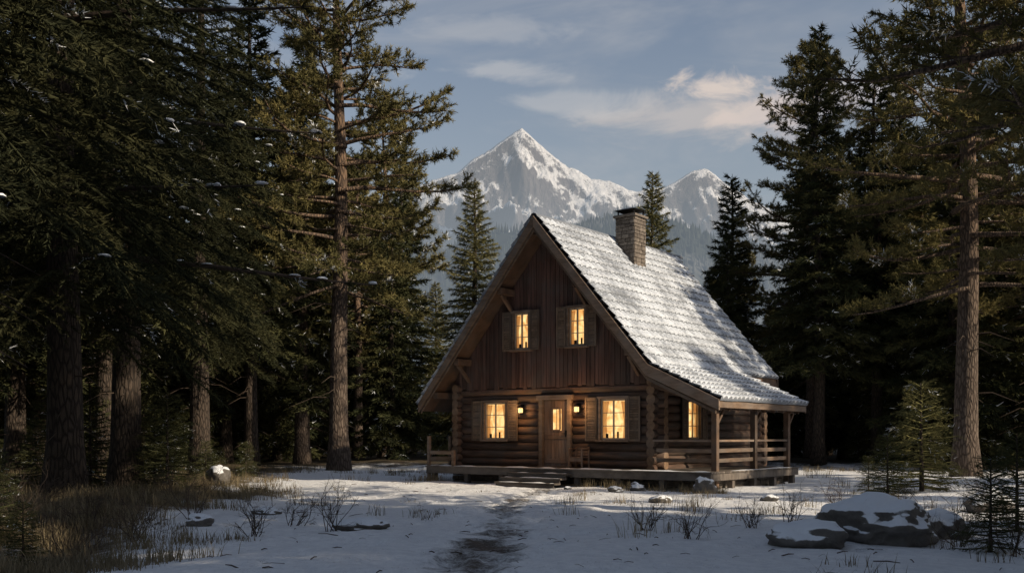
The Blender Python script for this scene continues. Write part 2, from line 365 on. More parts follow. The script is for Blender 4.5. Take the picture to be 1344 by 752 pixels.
def pine(name,seed,H,R,cb,nb,N,nl=.17,nw=.03,r0=.38,snow=.04,nblob=0):
    rng=np.random.default_rng(seed);b=MB();trunk(b,H,r0,rng);st=[];di=[];ln=[];rn=[];bl=[]
    for k in range(nb):
        t=(k+rng.random())/nb;z=cb+(H*.98-cb)*t;az=k*2.39996+rng.uniform(-.9,.9)
        L=R*(max(0,1-t)**.62)*(.6+.4*min(1,t*4))*rng.uniform(.45,1.15)+.3
        h=np.array((math.cos(az),math.sin(az),0));pp=np.array((-h[1],h[0],0))
        a=-.12+.75*t+rng.uniform(-.15,.15);bb=rng.uniform(.15,.4)*(1-t);cc=rng.uniform(.1,.35)
        f=lambda s:np.array((0,0,z))+h*L*s+np.array((0,0,L*(a*s-bb*s*s+cc*s**3)))+pp*L*.08*math.sin(s*5+k)
        ss=np.linspace(0,1,6);b.tube([f(s) for s in ss],(.02+.02*L*(1-ss))*.9,5,0,.5,cap=False)
        cl=rng.random();ns=int(5+L*3.2)
        for q in range(ns):
            s=.28+.72*(q+rng.random())/ns;p=f(s);sg=1 if q%2 else -1
            d=h*rng.uniform(.3,.9)+pp*sg*rng.uniform(.2,1)+np.array((0,0,rng.uniform(-.15,.35)));d/=np.linalg.norm(d)
            l=(.28*L*(1.15-s)+.3)*rng.uniform(.6,1.2);e=p+d*l+np.array((0,0,.08*l))
            b.tube([p,p+d*l*.5,e],np.array([.014,.01,.005]),3,3,.5,cap=False)
            c2=np.clip(cl*.5+rng.random()*.5,0,1)
            for w in range(7):
                u=rng.uniform(.25,1);o=p+(e-p)*u;dd=d+rng.normal(size=3)*.6+np.array((0,0,.25));dd/=np.linalg.norm(dd)
                st.append(o);di.append(dd);ln.append(rng.uniform(.15,.38));rn.append(c2)
            if nblob and rng.random()<nblob: bl.append(e)
    needles(b,np.array(st),np.array(di),np.array(ln),-.1,np.array(rn),N,nl,nw,1.0,rng,1,snow)
    for e in bl: blob(b,e+np.array((0,0,.08)),rng.uniform(.1,.22),rng.uniform(.1,.22),rng.uniform(.03,.07),2,rng)
    for q in range(int(cb*2.5)):
        z=rng.uniform(.25*cb,cb);az=rng.uniform(0,6.28);l=rng.uniform(.4,2.0)
        b.tube([(0,0,z),(l*.5*math.cos(az),l*.5*math.sin(az),z+.03),(l*math.cos(az),l*math.sin(az),z-.2*l)],np.array([.03,.018,.006]),4,3,.5,cap=False)
    return b.mesh(name,[M_bark,M_pi,M_snow,M_twig])
me_spA=spruce('spruce_a',11,20,2.9,3.0,190,50000,nl=.27,nw=.06)
me_spB=spruce('spruce_b',12,17,3.2,1.2,190,55000,nl=.27,nw=.06)
me_spC=spruce('spruce_c',13,22,3.2,5.0,190,50000,nl=.27,nw=.06)
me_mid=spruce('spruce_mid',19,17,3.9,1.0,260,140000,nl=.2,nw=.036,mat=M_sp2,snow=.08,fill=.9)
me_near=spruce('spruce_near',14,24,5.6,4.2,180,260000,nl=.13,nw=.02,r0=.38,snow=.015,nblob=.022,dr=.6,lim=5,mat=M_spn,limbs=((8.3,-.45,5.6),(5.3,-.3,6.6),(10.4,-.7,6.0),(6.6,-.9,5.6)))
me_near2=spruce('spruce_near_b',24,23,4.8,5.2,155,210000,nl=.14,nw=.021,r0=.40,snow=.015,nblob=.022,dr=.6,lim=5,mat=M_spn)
me_piA=pine('pine_a',15,25,5.2,7.0,105,190000,nl=.17,nw=.031)
me_piB=pine('pine_b',16,22,4.3,6.5,75,80000,nl=.23,nw=.05)
me_piC=pine('pine_c',17,25,6.0,6.2,105,200000,nl=.16,nw=.028,r0=.40,nblob=.015)
me_sap=spruce('sapling',18,2.2,.8,.1,70,14000,nl=.07,nw=.009,r0=.03,snow=.05,dr=.1,lim=3)
me_sapl=spruce('sapling_b',28,2.2,.75,.1,80,16000,nl=.07,nw=.009,r0=.03,snow=.05,dr=.1,lim=3,mat=M_sp2)
def place(me,name,px,d,sc=1,rot=0,H=None):
    o=bpy.data.objects.new(name,me);S.collection.objects.link(o)
    x=(px-672)/F*d;o.location=(x,d,float(gh(x,d))-.05)
    o.rotation_euler=(0,0,rot);o.scale=(sc,sc,sc) if not isinstance(sc,tuple) else sc;return o
place(me_near,'spruce_tree',85,21.5,1,.4)
place(me_near2,'spruce_tree',165,27,1.0,2.0)
place(me_near2,'spruce_tree',-70,15.5,1.0,4.0)
place(me_piA,'pine_tree',445,42,1.08,.6)
place(me_spC,'spruce_tree',330,44,1,1)
place(me_spA,'spruce_tree',398,49,1.05,3)
place(me_near2,'spruce_tree',262,37,.95,.8)
place(me_spA,'spruce_tree',20,33,1.1,5)
place(me_mid,'spruce_tree',622,60,(.95,.95,1.0),1.5)
place(me_mid,'spruce_tree',857,62,(.95,.95,1.06),4.4)
place(me_spB,'spruce_tree',960,52,.88,2.4)
place(me_piA,'pine_tree',1065,50,.84,3.6)
place(me_piC,'pine_tree',1268,34.5,1.0,1.2)
place(me_piC,'pine_tree',1365,42,1.0,3.3)
place(me_piC,'pine_tree',1500,15.5,.95,5.1)
place(me_spA,'spruce_tree',1180,48,1.0,.2)
place(me_mid,'spruce_tree',572,72,.74,.9)
place(me_sapl,'spruce_sapling',1210,26,1.3,.3)
place(me_sap,'spruce_sapling',1165,24,.7,1.3)
place(me_sap,'spruce_sapling',1140,25,.45,2.3)
place(me_sap,'spruce_sapling',1300,12.2,.55,2.3)
place(me_sap,'spruce_sapling',1335,15,.7,.9)
place(me_sap,'spruce_sapling',30,11.5,.35,1.9)
place(me_sap,'spruce_sapling',-10,12.5,.55,.2)
# forest mass (instanced)
coll=bpy.data.collections.new('forest_sources')
for k,me in enumerate((me_spA,me_spB,me_spC,me_piB,me_sap)):
    o=bpy.data.objects.new('src_%d'%k,me);coll.objects.link(o)
rg=np.random.default_rng(33);P=[];A=[]
def ok(x,y,md):
    return all((x-p[0])**2+(y-p[1])**2>md*md for p in P)
def put(x,y,s,v): P.append((x,y,float(gh(x,y))-.1));A.append((s,rg.uniform(0,6.28),v))
tries=0
while len(P)<190 and tries<9000:
    tries+=1
    d=rg.uniform(34,92);px_=rg.uniform(-130,1480);x=(px_-672)/F*d
    f=d+FK*(x-6)
    if px_<540:
        if d<48 and px_>180: continue
        if px_>420 and d<54: continue
        sc=rg.uniform(.8,1.15)
    elif px_>940:
        if f<47: continue
        sc=rg.uniform(.8,1.1)
        if px_<1040: sc*=.6
        elif f<72 and x>20: sc*=.8
    else:
        if d<75: continue
        sc=rg.uniform(.35,.5)*(d/95)
    if not ok(x,d,3.6): continue
    put(x,d,sc,int(rg.integers(0,4)))
n0=len(P);tries=0
while len(P)<n0+38 and tries<4000:
    tries+=1
    x=rg.uniform(9,44);f=rg.uniform(-12,15.0);y=f-FK*(x-6)
    if y>0 and x<.56*y+6: continue
    if not ok(x,y,4.3): continue
    put(x,y,rg.uniform(.9,1.15),int(rg.integers(0,4)))
for x,f,s,v in((25,35.0,.8,3),(34,31,.95,3),(31,24.5,.8,3)): put(x,f-FK*(x-6),s,v)
for k in range(9): put(rg.uniform(-32,-15),rg.uniform(6,28),rg.uniform(.9,1.1),int(rg.integers(0,4)))
for k in range(5): put(rg.uniform(-25,8),rg.uniform(-26,-12),rg.uniform(.9,1.1),int(rg.integers(0,4)))
for k in range(90):
    d=rg.uniform(24,60);px_=rg.choice([rg.uniform(-50,400),rg.uniform(1120,1400)]);x=(px_-672)/F*d
    if clearing(np.array(x),np.array(d))>.3: continue
    put(x,d,rg.uniform(.3,1.4),4)
me=bpy.data.meshes.new('forest');me.from_pydata(P,[],[])
A=np.array(A)
a=me.attributes.new('fs','FLOAT','POINT');a.data.foreach_set('value',A[:,0].astype(np.float32))
a=me.attributes.new('fr','FLOAT_VECTOR','POINT');a.data.foreach_set('vector',np.stack([A[:,1]*0,A[:,1]*0,A[:,1]],-1).astype(np.float32).ravel())
a=me.attributes.new('fi','INT','POINT');a.data.foreach_set('value',A[:,2].astype(np.int32))
fo=bpy.data.objects.new('forest',me);S.collection.objects.link(fo)
ng=bpy.data.node_groups.new('forest_gn','GeometryNodeTree')
ng.interface.new_socket('Geometry',in_out='INPUT',socket_type='NodeSocketGeometry');ng.interface.new_socket('Geometry',in_out='OUTPUT',socket_type='NodeSocketGeometry')
gi=ng.nodes.new('NodeGroupInput');go=ng.nodes.new('NodeGroupOutput');ip=ng.nodes.new('GeometryNodeInstanceOnPoints');ci=ng.nodes.new('GeometryNodeCollectionInfo')
ci.inputs['Collection'].default_value=coll;ci.inputs['Separate Children'].default_value=True;ci.inputs['Reset Children'].default_value=True
def na(nm,ty):
    x=ng.nodes.new('GeometryNodeInputNamedAttribute');x.data_type=ty;x.inputs['Name'].default_value=nm
    return [o for o in x.outputs if o.enabled and o.name!='Exists'][0]
ng.links.new(gi.outputs[0],ip.inputs['Points']);ng.links.new(ci.outputs[0],ip.inputs['Instance']);ip.inputs['Pick Instance'].default_value=True
ng.links.new(na('fi','INT'),ip.inputs['Instance Index']);ng.links.new(na('fr','FLOAT_VECTOR'),ip.inputs['Rotation']);ng.links.new(na('fs','FLOAT'),ip.inputs['Scale'])
ng.links.new(ip.outputs[0],go.inputs[0])
md=fo.modifiers.new('gn','NODES');md.node_group=ng
# ---------------------------------------------------------------- cabin
TH=math.radians(38)
cab=bpy.data.objects.new('log_cabin',None);S.collection.objects.link(cab);cab.location=(.643,30,0);cab.rotation_euler=(0,0,-TH)
np.random.seed(3);rng=np.random.default_rng(3)
AP=8.04;SL=1.176
rz=lambda u:AP-SL*abs(u)
FW=.95;DK=.5;WT=2.97
ops=[(.24,.56,DK,2.56),(-2.13,.47,1.33,2.58),(2.32,.47,1.33,2.60)]
b=MB()
def logrow(z,a0,a1,T,gaps):
    seg=[(a0,a1)]
    for g0,g1 in gaps:
        ns=[]
        for s0,s1 in seg:
            if g1<=s0 or g0>=s1: ns.append((s0,s1))
            else:
                if g0>s0: ns.append((s0,g0))
                if g1<s1: ns.append((g1,s1))
        seg=ns
    for s0,s1 in seg:
        if s1-s0<.05: continue
        k=max(2,int((s1-s0)/.5)+1);aa=np.linspace(s0,s1,k);r=.138*(1+rng.uniform(-.05,.05,k))
        Pn=[T(a,rng.uniform(-.008,.008),z+rng.uniform(-.006,.006)) for a in aa];n0=len(b.F)
        b.tube(Pn,r,12,0)
        for q in(1,2):
            f=b.F[n0+q];b.F[n0+q]=(f[0],np.array([1]),f[2],False)
for i in range(10):
    z=DK+.125+.25*i
    logrow(z,-4.0,4.0,lambda a,o,z:(a,FW+o,z),[(c-w,c+w) for c,w,z0,z1 in ops if z0-.05<z<z1+.02])
    logrow(z,-3.9,3.9,lambda a,o,z:(a,8.0+o,z),[])
for i in range(11):
    z=DK+.25*i
    logrow(z,.62,8.3,lambda a,o,z:(3.68+o,a,z),[(2.93-.42,2.93+.42)] if 1.3<z<2.62 else [])
    logrow(z,.62,8.3,lambda a,o,z:(-3.68+o,a,z),[])
b.obj('log_walls',[M_log,M_logend],cab)
b=MB();b.box(-3.6,3.6,1.09,7.9,.1,3.1);b.prism([(-3.6,3.1),(3.6,3.1),(3.6,rz(3.6)-.4),(0,AP-.4),(-3.6,rz(3.6)-.4)],.93,8.0);b.obj('inner_walls',[M_dark],cab)
# gable planks
b=MB();u=-3.82;uw=[(-1.02,.33,4.13,5.33),(1.08,.33,4.13,5.35)]
while u<3.8:
    w=rng.uniform(.13,.21);u1=min(u+w,3.82);zt0=rz(u)-.28;zt1=rz(u1)-.28
    zb=WT+rng.uniform(-.05,.03);segs=[(zb,None)]
    c=(u+u1)/2;dv=rng.uniform(0,.018)
    for cu,hw,z0,z1 in uw:
        if abs(c-cu)<hw-.02: segs=[(zb,z0),(z1,None)]
    for s0,s1 in segs:
        t0,t1=(s1,s1) if s1 else (zt0,zt1)
        b.hexa([(u+.006,.78+dv,s0),(u1-.006,.78+dv,s0),(u1-.006,.9,s0),(u+.006,.9,s0),(u+.006,.78+dv,t0),(u1-.006,.78+dv,t1),(u1-.006,.9,t1),(u+.006,.9,t0)])
    u=u1
b.box(-3.85,3.85,.80,.92,WT-.09,WT-.055)
b.prism([(-3.8,3.0),(3.8,3.0),(3.8,rz(3.8)-.28),(0,AP-.28),(-3.8,rz(3.8)-.28)],8.02,8.1)
b.obj('gable_planks',[M_plank],cab,.006)
# roof tiles
def tiles(b,u0,z0,u1,z1,v0,v1):
    L=math.hypot(u1-u0,z1-z0);du,dz=(u1-u0)/L,(z1-z0)/L;nu,nz=(-dz,du) if u1>u0 else (dz,-du)
    nr=max(1,round(L/.36));rl=L/nr;pw=.27;vv=np.arange(v0,v1+.001,pw/7);
    for r in range(nr):
        s=np.array([r*rl,r*rl+rl*.5,(r+1)*rl+.035,(r+1)*rl+.035]);hh=np.array([.0,.025,.055,.008])
        prof=.095*(np.abs(np.cos(np.pi*(vv)/pw))**.9)
        jit=.006*np.sin(np.floor(vv/pw)*12.99+r*7.1)
        V=np.zeros((4,len(vv),3))
        for k in range(4):
            h=hh[k]+(prof+jit if k<3 else prof*0+jit)+.02
            sj=s[k]+.012*np.sin(np.floor(vv/pw)*5.3+r*3.7)
            V[k,:,0]=u0+du*sj+nu*h;V[k,:,1]=vv;V[k,:,2]=z0+dz*sj+nz*h
        m=len(vv);i,j=np.meshgrid(np.arange(m-1),np.arange(3));q=(j*m+i).ravel()
        Fq=np.stack([q,q+m,q+m+1,q+1],-1) if u1>u0 else np.stack([q,q+1,q+m+1,q+m],-1)
        base=rng.random(int(m/7)+2)
        b.add(V.reshape(-1,3),Fq,0,np.clip(base[(i.ravel()//7)]*.9+(j.ravel()==2)*(-3.2),-4,1),True)
b=MB();tiles(b,0,AP,3.93,rz(3.93),0,8.8);tiles(b,3.91,rz(3.91)-.04,6.1,2.38,0,6.0);tiles(b,0,AP,-4.72,rz(4.72),0,8.8)
vv=np.arange(0.,8.8,.38)
for v in vv:
    n=7;th=np.linspace(-.3,np.pi+.3,n)
    V=[( .13*math.cos(a),v+dd,AP+.02+.11*math.sin(a)*(1+dd*.12)) for dd in(0,.41) for a in th]
    b.add(V,[(k,k+n,k+n+1,k+1)[::-1] for k in range(n-1)],0,rng.random()*.5-1.6,True)
b.obj('roof_tiles',[M_roof],cab)
b=MB();t_=.2
b.prism([(0,AP),(0,AP-t_*1.5),(4.0,rz(4.0)-t_*1.5),(3.95,rz(3.95))][::-1],.05,8.75)
b.prism([(0,AP-.001),(-4.7,rz(4.7)),(-4.7,rz(4.7)-.24),(0,AP-t_*1.5)][::-1],.05,8.75)
b.prism([(3.96,rz(3.91)-.06),(3.96,rz(3.91)-.25),(6.06,2.22),(6.06,2.37)][::-1],.05,5.95)
b.obj('roof_deck',[M_soff],cab)
b=MB()
b.prism([(0,AP+.05),(0,AP-.3),(3.9,rz(3.9)-.33),(6.12,2.13),(6.12,2.42),(3.95,rz(3.95)+.05)][::-1],-.03,.045)
b.prism([(0,AP+.05),(-4.74,rz(4.74)+.05),(-4.74,rz(4.74)-.24),(0,AP-.3)][::-1],-.03,.044)
b.prism([(0,AP-.31),(0,AP-.42),(3.9,rz(3.9)-.45),(6.0,2.04),(6.0,2.12),(3.9,rz(3.9)-.34)][::-1],.02,.07)
b.prism([(0,AP-.31),(-4.66,rz(4.66)-.3),(-4.66,rz(4.66)-.38),(0,AP-.42)][::-1],.02,.069)
b.prism([(0,AP+.05),(0,AP-.3),(4.0,rz(4.0)-.3),(4.0,rz(4.0)+.05)][::-1],8.76,8.83)
b.prism([(0,AP+.05),(-4.74,rz(4.74)+.05),(-4.74,rz(4.74)-.24),(0,AP-.3)][::-1],8.76,8.83)
b.box(6.06,6.11,.05,6.0,2.2,2.38);b.box(-4.75,-4.7,.05,8.75,rz(4.7)-.2,rz(4.7)-.02)
b.prism([(3.96,3.4),(3.96,3.1),(6.1,2.15),(6.1,2.4)][::-1],5.96,6.02)
b.obj('barge_boards',[M_trim],cab,.008)
b=MB()
for uu in(-4.1,-3.2,-1.4,0,1.4,3.2):
    zc=rz(uu)-.31-.11-.02*(uu!=0);b.box(uu-.09,uu+.09,.12,.95,zc-.1,zc+.1)
for uu in(-3.2,-1.4,1.4,3.2):
    zc=rz(uu)-.52;b.beam((uu,.8,zc-.55),(uu,.2,zc-.02),.1,.1)
PV=(.5,2.95,5.35);PU=5.75
b.box(PU-.08,PU+.08,.15,5.8,2.18-.01,2.32);
for v in PV:
    b.box(PU-.08,PU+.08,v-.08,v+.08,.05,2.17);b.beam((3.8,v,2.9),(5.95,v,2.19),.11,.12)
    b.beam((PU,v+.09,1.75),(PU,v+.5,2.16),.07,.07)
for v in np.arange(.9,5.8,.6): b.beam((3.85,v,3.02),(6.0,v,2.17),.06,.1)
b.obj('porch_frame',[M_soff],cab,.008)
b=MB()
def rail(p0,p1,zs):
    for z in zs: b.beam((p0[0],p0[1],z),(p1[0],p1[1],z+rng.uniform(-.012,.012)),.045,.11)
rail((3.95,.5),(PU-.09,.5),(DK+.28,DK+.55));b.beam((3.85,.5,DK+.82),(PU-.08,.5,DK+.82),.1,.06)
for a,c in((PV[0],PV[1]),(PV[1],PV[2])):
    rail((PU,a+.09),(PU,c-.09),(DK+.28,DK+.55));b.beam((PU,a+.08,DK+.82),(PU,c-.08,DK+.82),.1,.06)
b.box(-4.1,-4.0,-.28,-.18,0,DK+.95);b.box(-4.1,-4.0,.75,.85,DK,DK+.95)
rail((-4.0,-.23),(-3.05,-.23),(DK+.22,DK+.42));b.box(-3.05,-2.95,-.28,-.18,DK,DK+.5)
rail((-4.05,-.18),(-4.05,.75),(DK+.22,DK+.42))
b.obj('porch_railing',[M_trim],cab,.006)
b=MB();vv=-.32
while vv<.8:
    b.box(-4.15,6.05 if vv<10 else 0,vv,vv+.13,DK-.045+rng.uniform(0,.004),DK);vv+=.138
while vv<5.6:
    b.box(3.8,6.05,vv,vv+.13,DK-.045+rng.uniform(0,.004),DK);vv+=.138
b.box(-4.12,6.02,-.29,-.24,DK-.24,DK-.047);b.box(5.97,6.02,-.235,5.6,DK-.24,DK-.047);b.box(-4.12,-4.07,-.235,.8,DK-.24,DK-.047)
for uu in np.arange(-3.9,6.1,1.4): b.box(uu-.08,uu+.08,-.2,-.04,-.2,DK-.05)
for v in(1.2,2.6,4,5.4): b.box(5.8,5.96,v-.08,v+.08,-.2,DK-.05)
for k in range(3):
    z=DK-.13-.13*k;b.box(-.55,1.65,-.62-.3*k,-.33-.3*k+.02,z-.05,z);b.box(-.5,1.6,-.60-.3*k,-.57-.3*k,z-.14,z-.052)
b.obj('porch_deck_and_steps',[M_deck],cab,.005)
b=MB()
z=-.1
for row in range(4):
    for (p0,p1) in(((-3.9,.83),(5.7,.83)),((5.6,.9),(5.6,5.4)),((3.7,5.5),(3.7,8.2))):
        L=math.hypot(p1[0]-p0[0],p1[1]-p0[1]);s=0;ux=(p1[0]-p0[0])/L;uy=(p1[1]-p0[1])/L
        while s<L:
            w=rng.uniform(.18,.4);e=min(s+w-.015,L);o=rng.uniform(-.02,.02)
            b.beam((p0[0]+ux*s+uy*o,p0[1]+uy*s-ux*o,z+.06),(p0[0]+ux*e+uy*o,p0[1]+uy*e-ux*o,z+.06),.16,.125);s+=w
    z+=.135
b.obj('stone_foundation',[M_stone],cab,.015)
b=MB()
def snowstrip(x0,x1,y0,y1,z,h):
    nx=int((x1-x0)/.1)+2;ny=5;xs=np.linspace(x0,x1,nx);ys=np.linspace(y0,y1,ny);X,Y=np.meshgrid(xs,ys)
    e=np.minimum(np.minimum(X-x0,x1-X)/.08,np.minimum(Y-y0,y1-Y)/.04).clip(0,1)
    Zs=z-.012+h*e*(vn(X*3,Y*6)*1.1-.05);q=(np.arange(ny-1)[:,None]*nx+np.arange(nx-1)[None]).ravel()
    b.add(np.stack([X,Y,Zs],-1).reshape(-1,3),np.stack([q,q+1,q+nx+1,q+nx],-1),0,.5,True)
snowstrip(-4.1,6.0,-.32,-.02,DK,.05);snowstrip(5.85,6.05,.6,5.5,DK,.05)
for k in range(3): snowstrip(-.5,1.6,-.62-.3*k,-.42-.3*k,DK-.13-.13*k,.04)
b.obj('deck_snow',[M_snow],cab)
# windows
def TF(cu,vf): return lambda a,q,z:(cu+a,vf+q,z)
def TS(cv,uf): return lambda a,q,z:(uf-q,cv+a,z)
def window(nm,T,w,z0,z1,sh,rows=3,dep=.16):
    b=MB();h=w/2
    for s in(-1,1): b.tbox(T,*sorted((s*h,s*(h+.08))),-.045,dep,z0-.02,z1+.02,0)
    b.tbox(T,-h-.12,h+.12,-.055,dep,z1+.02,z1+.10,0);b.tbox(T,-h-.14,h+.14,-.09,dep,z0-.08,z0-.02,0)
    for s in(-1,1): b.tbox(T,*sorted((s*h,s*(h-.045))),.02,.06,z0-.02,z1+.02,1)
    b.tbox(T,-h+.045,h-.045,.02,.06,z0-.02,z0+.035,1);b.tbox(T,-h+.045,h-.045,.02,.06,z1-.035,z1+.02,1)
    b.tbox(T,-.024,.024,.015,.063,z0+.035,z1-.035,1)
    for k in range(1,rows):
        z=z0+(z1-z0)*k/rows
        for s in(-1,1): b.tbox(T,*sorted((s*.024,s*(h-.045))),.03,.052,z-.011,z+.011,1)
    V=[T(-h-.02,dep-.01,z0-.04),T(h+.02,dep-.01,z0-.04),T(h+.02,dep-.01,z1+.04),T(-h-.02,dep-.01,z1+.04)];b.add(V,[(0,1,2,3)],2)
    for s in(-1,1):
        n=9;V=[]
        for zz,wf in((z0,.16),((z0*.5+z1*.5),.13),(z1-.05,.24)):
            for k in range(n):
                V.append(T(s*(h-.02-wf*w*k/(n-1)),.10+.018*math.sin(k*1.7),zz))
        b.add(V,[(k+j*n,k+1+j*n,k+n+1+j*n,k+n+j*n) for k in range(n-1) for j in(0,1)],3,.5,True)
    b.tbox(T,-h+.12,-h+.2,.085,.12,z0,z0+.16,4);b.tbox(T,.08,.13,.085,.12,z0,z0+.22,4)
    if sh:
        for s in(-1,1):
            a0,a1=sorted((s*(h+.10),s*(h+.10+sh)))
            b.tbox(T,a0,a1,-.045,-.02,z0-.06,z1+.08,5)
            b.tbox(T,a0,a0+.06,-.065,-.046,z0-.06,z1+.08,5);b.tbox(T,a1-.06,a1,-.065,-.046,z0-.06,z1+.08,5)
            for z in(z0-.06,(z0+z1)/2-.03,z1+.02): b.tbox(T,a0+.06,a1-.06,-.062,-.046,z,z+.06,5)
            for z in np.arange(z0+.03,z1,.07):
                if abs(z-(z0+z1)/2)>.06: b.tbox(T,a0+.065,a1-.065,-.056,-.047,z,z+.04,5)
    b.obj(nm,[M_trim,M_frame,M_glow,M_curt,M_dark,M_shut],cab,.004)
window('window_1',TF(-2.13,.80),.84,1.36,2.5,.42)
window('window_2',TF(2.32,.80),.86,1.36,2.52,.42)
window('window_3',TF(-1.02,.74),.56,4.18,5.28,.34)
window('window_4',TF(1.08,.74),.56,4.18,5.28,.34)
window('window_5',TS(2.93,3.83),.76,1.38,2.5,.3)
# door
b=MB();c=.24
for s in(-1,1): b.box(*sorted((c+s*.46,c+s*.60)),.75,.98,DK,2.56,0)
b.box(c-.68,c+.68,.73,.98,2.56,2.70,0);b.box(c-.6,c+.6,.70,.98,DK,DK+.03,0)
x=c-.455
while x<c+.45:
    x1=x+.13
    if x1>c-.14 and x<c+.14:
        b.box(x+.003,x1-.003,.86,.90,DK+.03,1.62,1);b.box(x+.003,x1-.003,.86,.90,2.28,2.56,1)
    else: b.box(x+.003,x1-.003,.86,.90,DK+.03,2.56,1)
    x=x1
for z in(.62,1.36): b.box(c-.44,c+.44,.835,.859,z,z+.12,1)
b.box(c-.15,c+.15,.835,.86,1.60,1.65,0);b.box(c-.15,c+.15,.835,.86,2.27,2.32,0);b.box(c-.17,c-.12,.834,.86,1.65,2.27,0);b.box(c+.12,c+.17,.834,.86,1.65,2.27,0)
b.box(c-.008,c+.008,.865,.88,1.65,2.27,0);b.add([(c-.16,.91,1.6),(c+.16,.91,1.6),(c+.16,.91,2.3),(c-.16,.91,2.3)],[(0,1,2,3)],2)
b.box(c+.34,c+.39,.82,.859,1.42,1.62,3);b.box(c+.25,c+.39,.79,.815,1.51,1.535,3)
b.obj('front_door',[M_trim,M_door,M_glow,M_metal],cab,.004)
for k,u in enumerate((-1.0,1.12)):
    b=MB();z=2.28
    b.box(u-.05,u+.05,.79,.83,z-.14,z+.16,0);b.beam((u,.8,z+.14),(u,.66,z+.14),.02,.02)
    b.box(u-.05,u+.05,.62,.71,z-.1,z+.04,1)
    for sx in(-1,1):
        for sy in(.6,.72): b.box(u+sx*.058-.009,u+sx*.058+.009,sy,sy+.014,z-.11,z+.06,0)
    b.hexa([(u-.085,.575,z+.06),(u+.085,.575,z+.06),(u+.085,.755,z+.06),(u-.085,.755,z+.06),(u-.02,.65,z+.13),(u+.02,.65,z+.13),(u+.02,.68,z+.13),(u-.02,.68,z+.13)],0)
    b.box(u-.065,u+.065,.6,.735,z-.125,z-.105,0)
    b.obj('wall_lantern_%d'%(k+1),[M_metal,M_lamp],cab)
    li=bpy.data.lights.new('lantern_light','POINT');li.energy=22;li.color=(1,.55,.22);li.shadow_soft_size=.06
    lo=bpy.data.objects.new('lantern_light_%d'%(k+1),li);S.collection.objects.link(lo);lo.parent=cab;lo.location=(u,.5,z-.03)
# chimney
b=MB();cu,cv,hs=.62,4.6,.36;z=6.4
while z<8.62:
    h=rng.uniform(.10,.15)
    for side in range(4):
        s=-hs+rng.uniform(-.12,0)
        while s<hs:
            w=rng.uniform(.16,.32);a0=max(s,-hs);a1=min(s+w-.012,hs);o=rng.uniform(0,.022)
            if a1-a0>.03:
                if side==0:b.box(cu+a0,cu+a1,cv-hs-o,cv-hs+.1,z,z+h-.012)
                if side==1:b.box(cu+hs-.1,cu+hs+o,cv+a0+.001,cv+a1,z+.001,z+h-.013)
                if side==2:b.box(cu+a0,cu+a1,cv+hs-.1,cv+hs+o,z+.002,z+h-.014)
                if side==3:b.box(cu-hs-o,cu-hs+.1,cv+a0,cv+a1+.001,z+.003,z+h-.015)
            s+=w
    z+=h
b.box(cu-hs+.03,cu+hs-.03,cv-hs+.03,cv+hs-.03,6.4,z);b.box(cu-hs-.07,cu+hs+.07,cv-hs-.07,cv+hs+.07,z,z+.08)
zt=z+.08
for sx in(-1,1):
    for sy in(-1,1): b.box(cu+sx*.3-.02,cu+sx*.3+.02,cv+sy*.3-.02,cv+sy*.3+.02,zt,zt+.16,1)
e=.42;b.hexa([(cu-e,cv-e,zt+.16),(cu+e,cv-e,zt+.16),(cu+e,cv+e,zt+.16),(cu-e,cv+e,zt+.16),(cu-.15,cv-.15,zt+.26),(cu+.15,cv-.15,zt+.26),(cu+.15,cv+.15,zt+.26),(cu-.15,cv+.15,zt+.26)],1)
b.obj('chimney',[M_stone,M_metal],cab,.008)
# chair on the porch
ch=bpy.data.objects.new('wooden_chair',None);S.collection.objects.link(ch);ch.location=cab.location;ch.rotation_euler=cab.rotation_euler
b=MB();u0,u1,v0,v1=1.12,1.62,.22,.64
for x in(u0,u1-.05):
    b.box(x,x+.05,v0,v0+.05,DK,DK+.56);b.box(x,x+.05,v1-.05,v1,DK,DK+.62)
    b.box(x-.01,x+.06,v0-.02,v1,DK+.56+.001,DK+.59)
for k in range(4): b.box(u0+.05,u1-.05,v0+.1*k,v0+.1*k+.085,DK+.3,DK+.33)
for k in range(3): b.box(u0+.05,u1-.05,v1-.04,v1-.015,DK+.36+.09*k,DK+.43+.09*k)
b.box(u0+.05,u1-.05,v0+.01,v0+.035,DK+.2,DK+.298)
b.obj('chair_frame',[M_door],ch,.004)
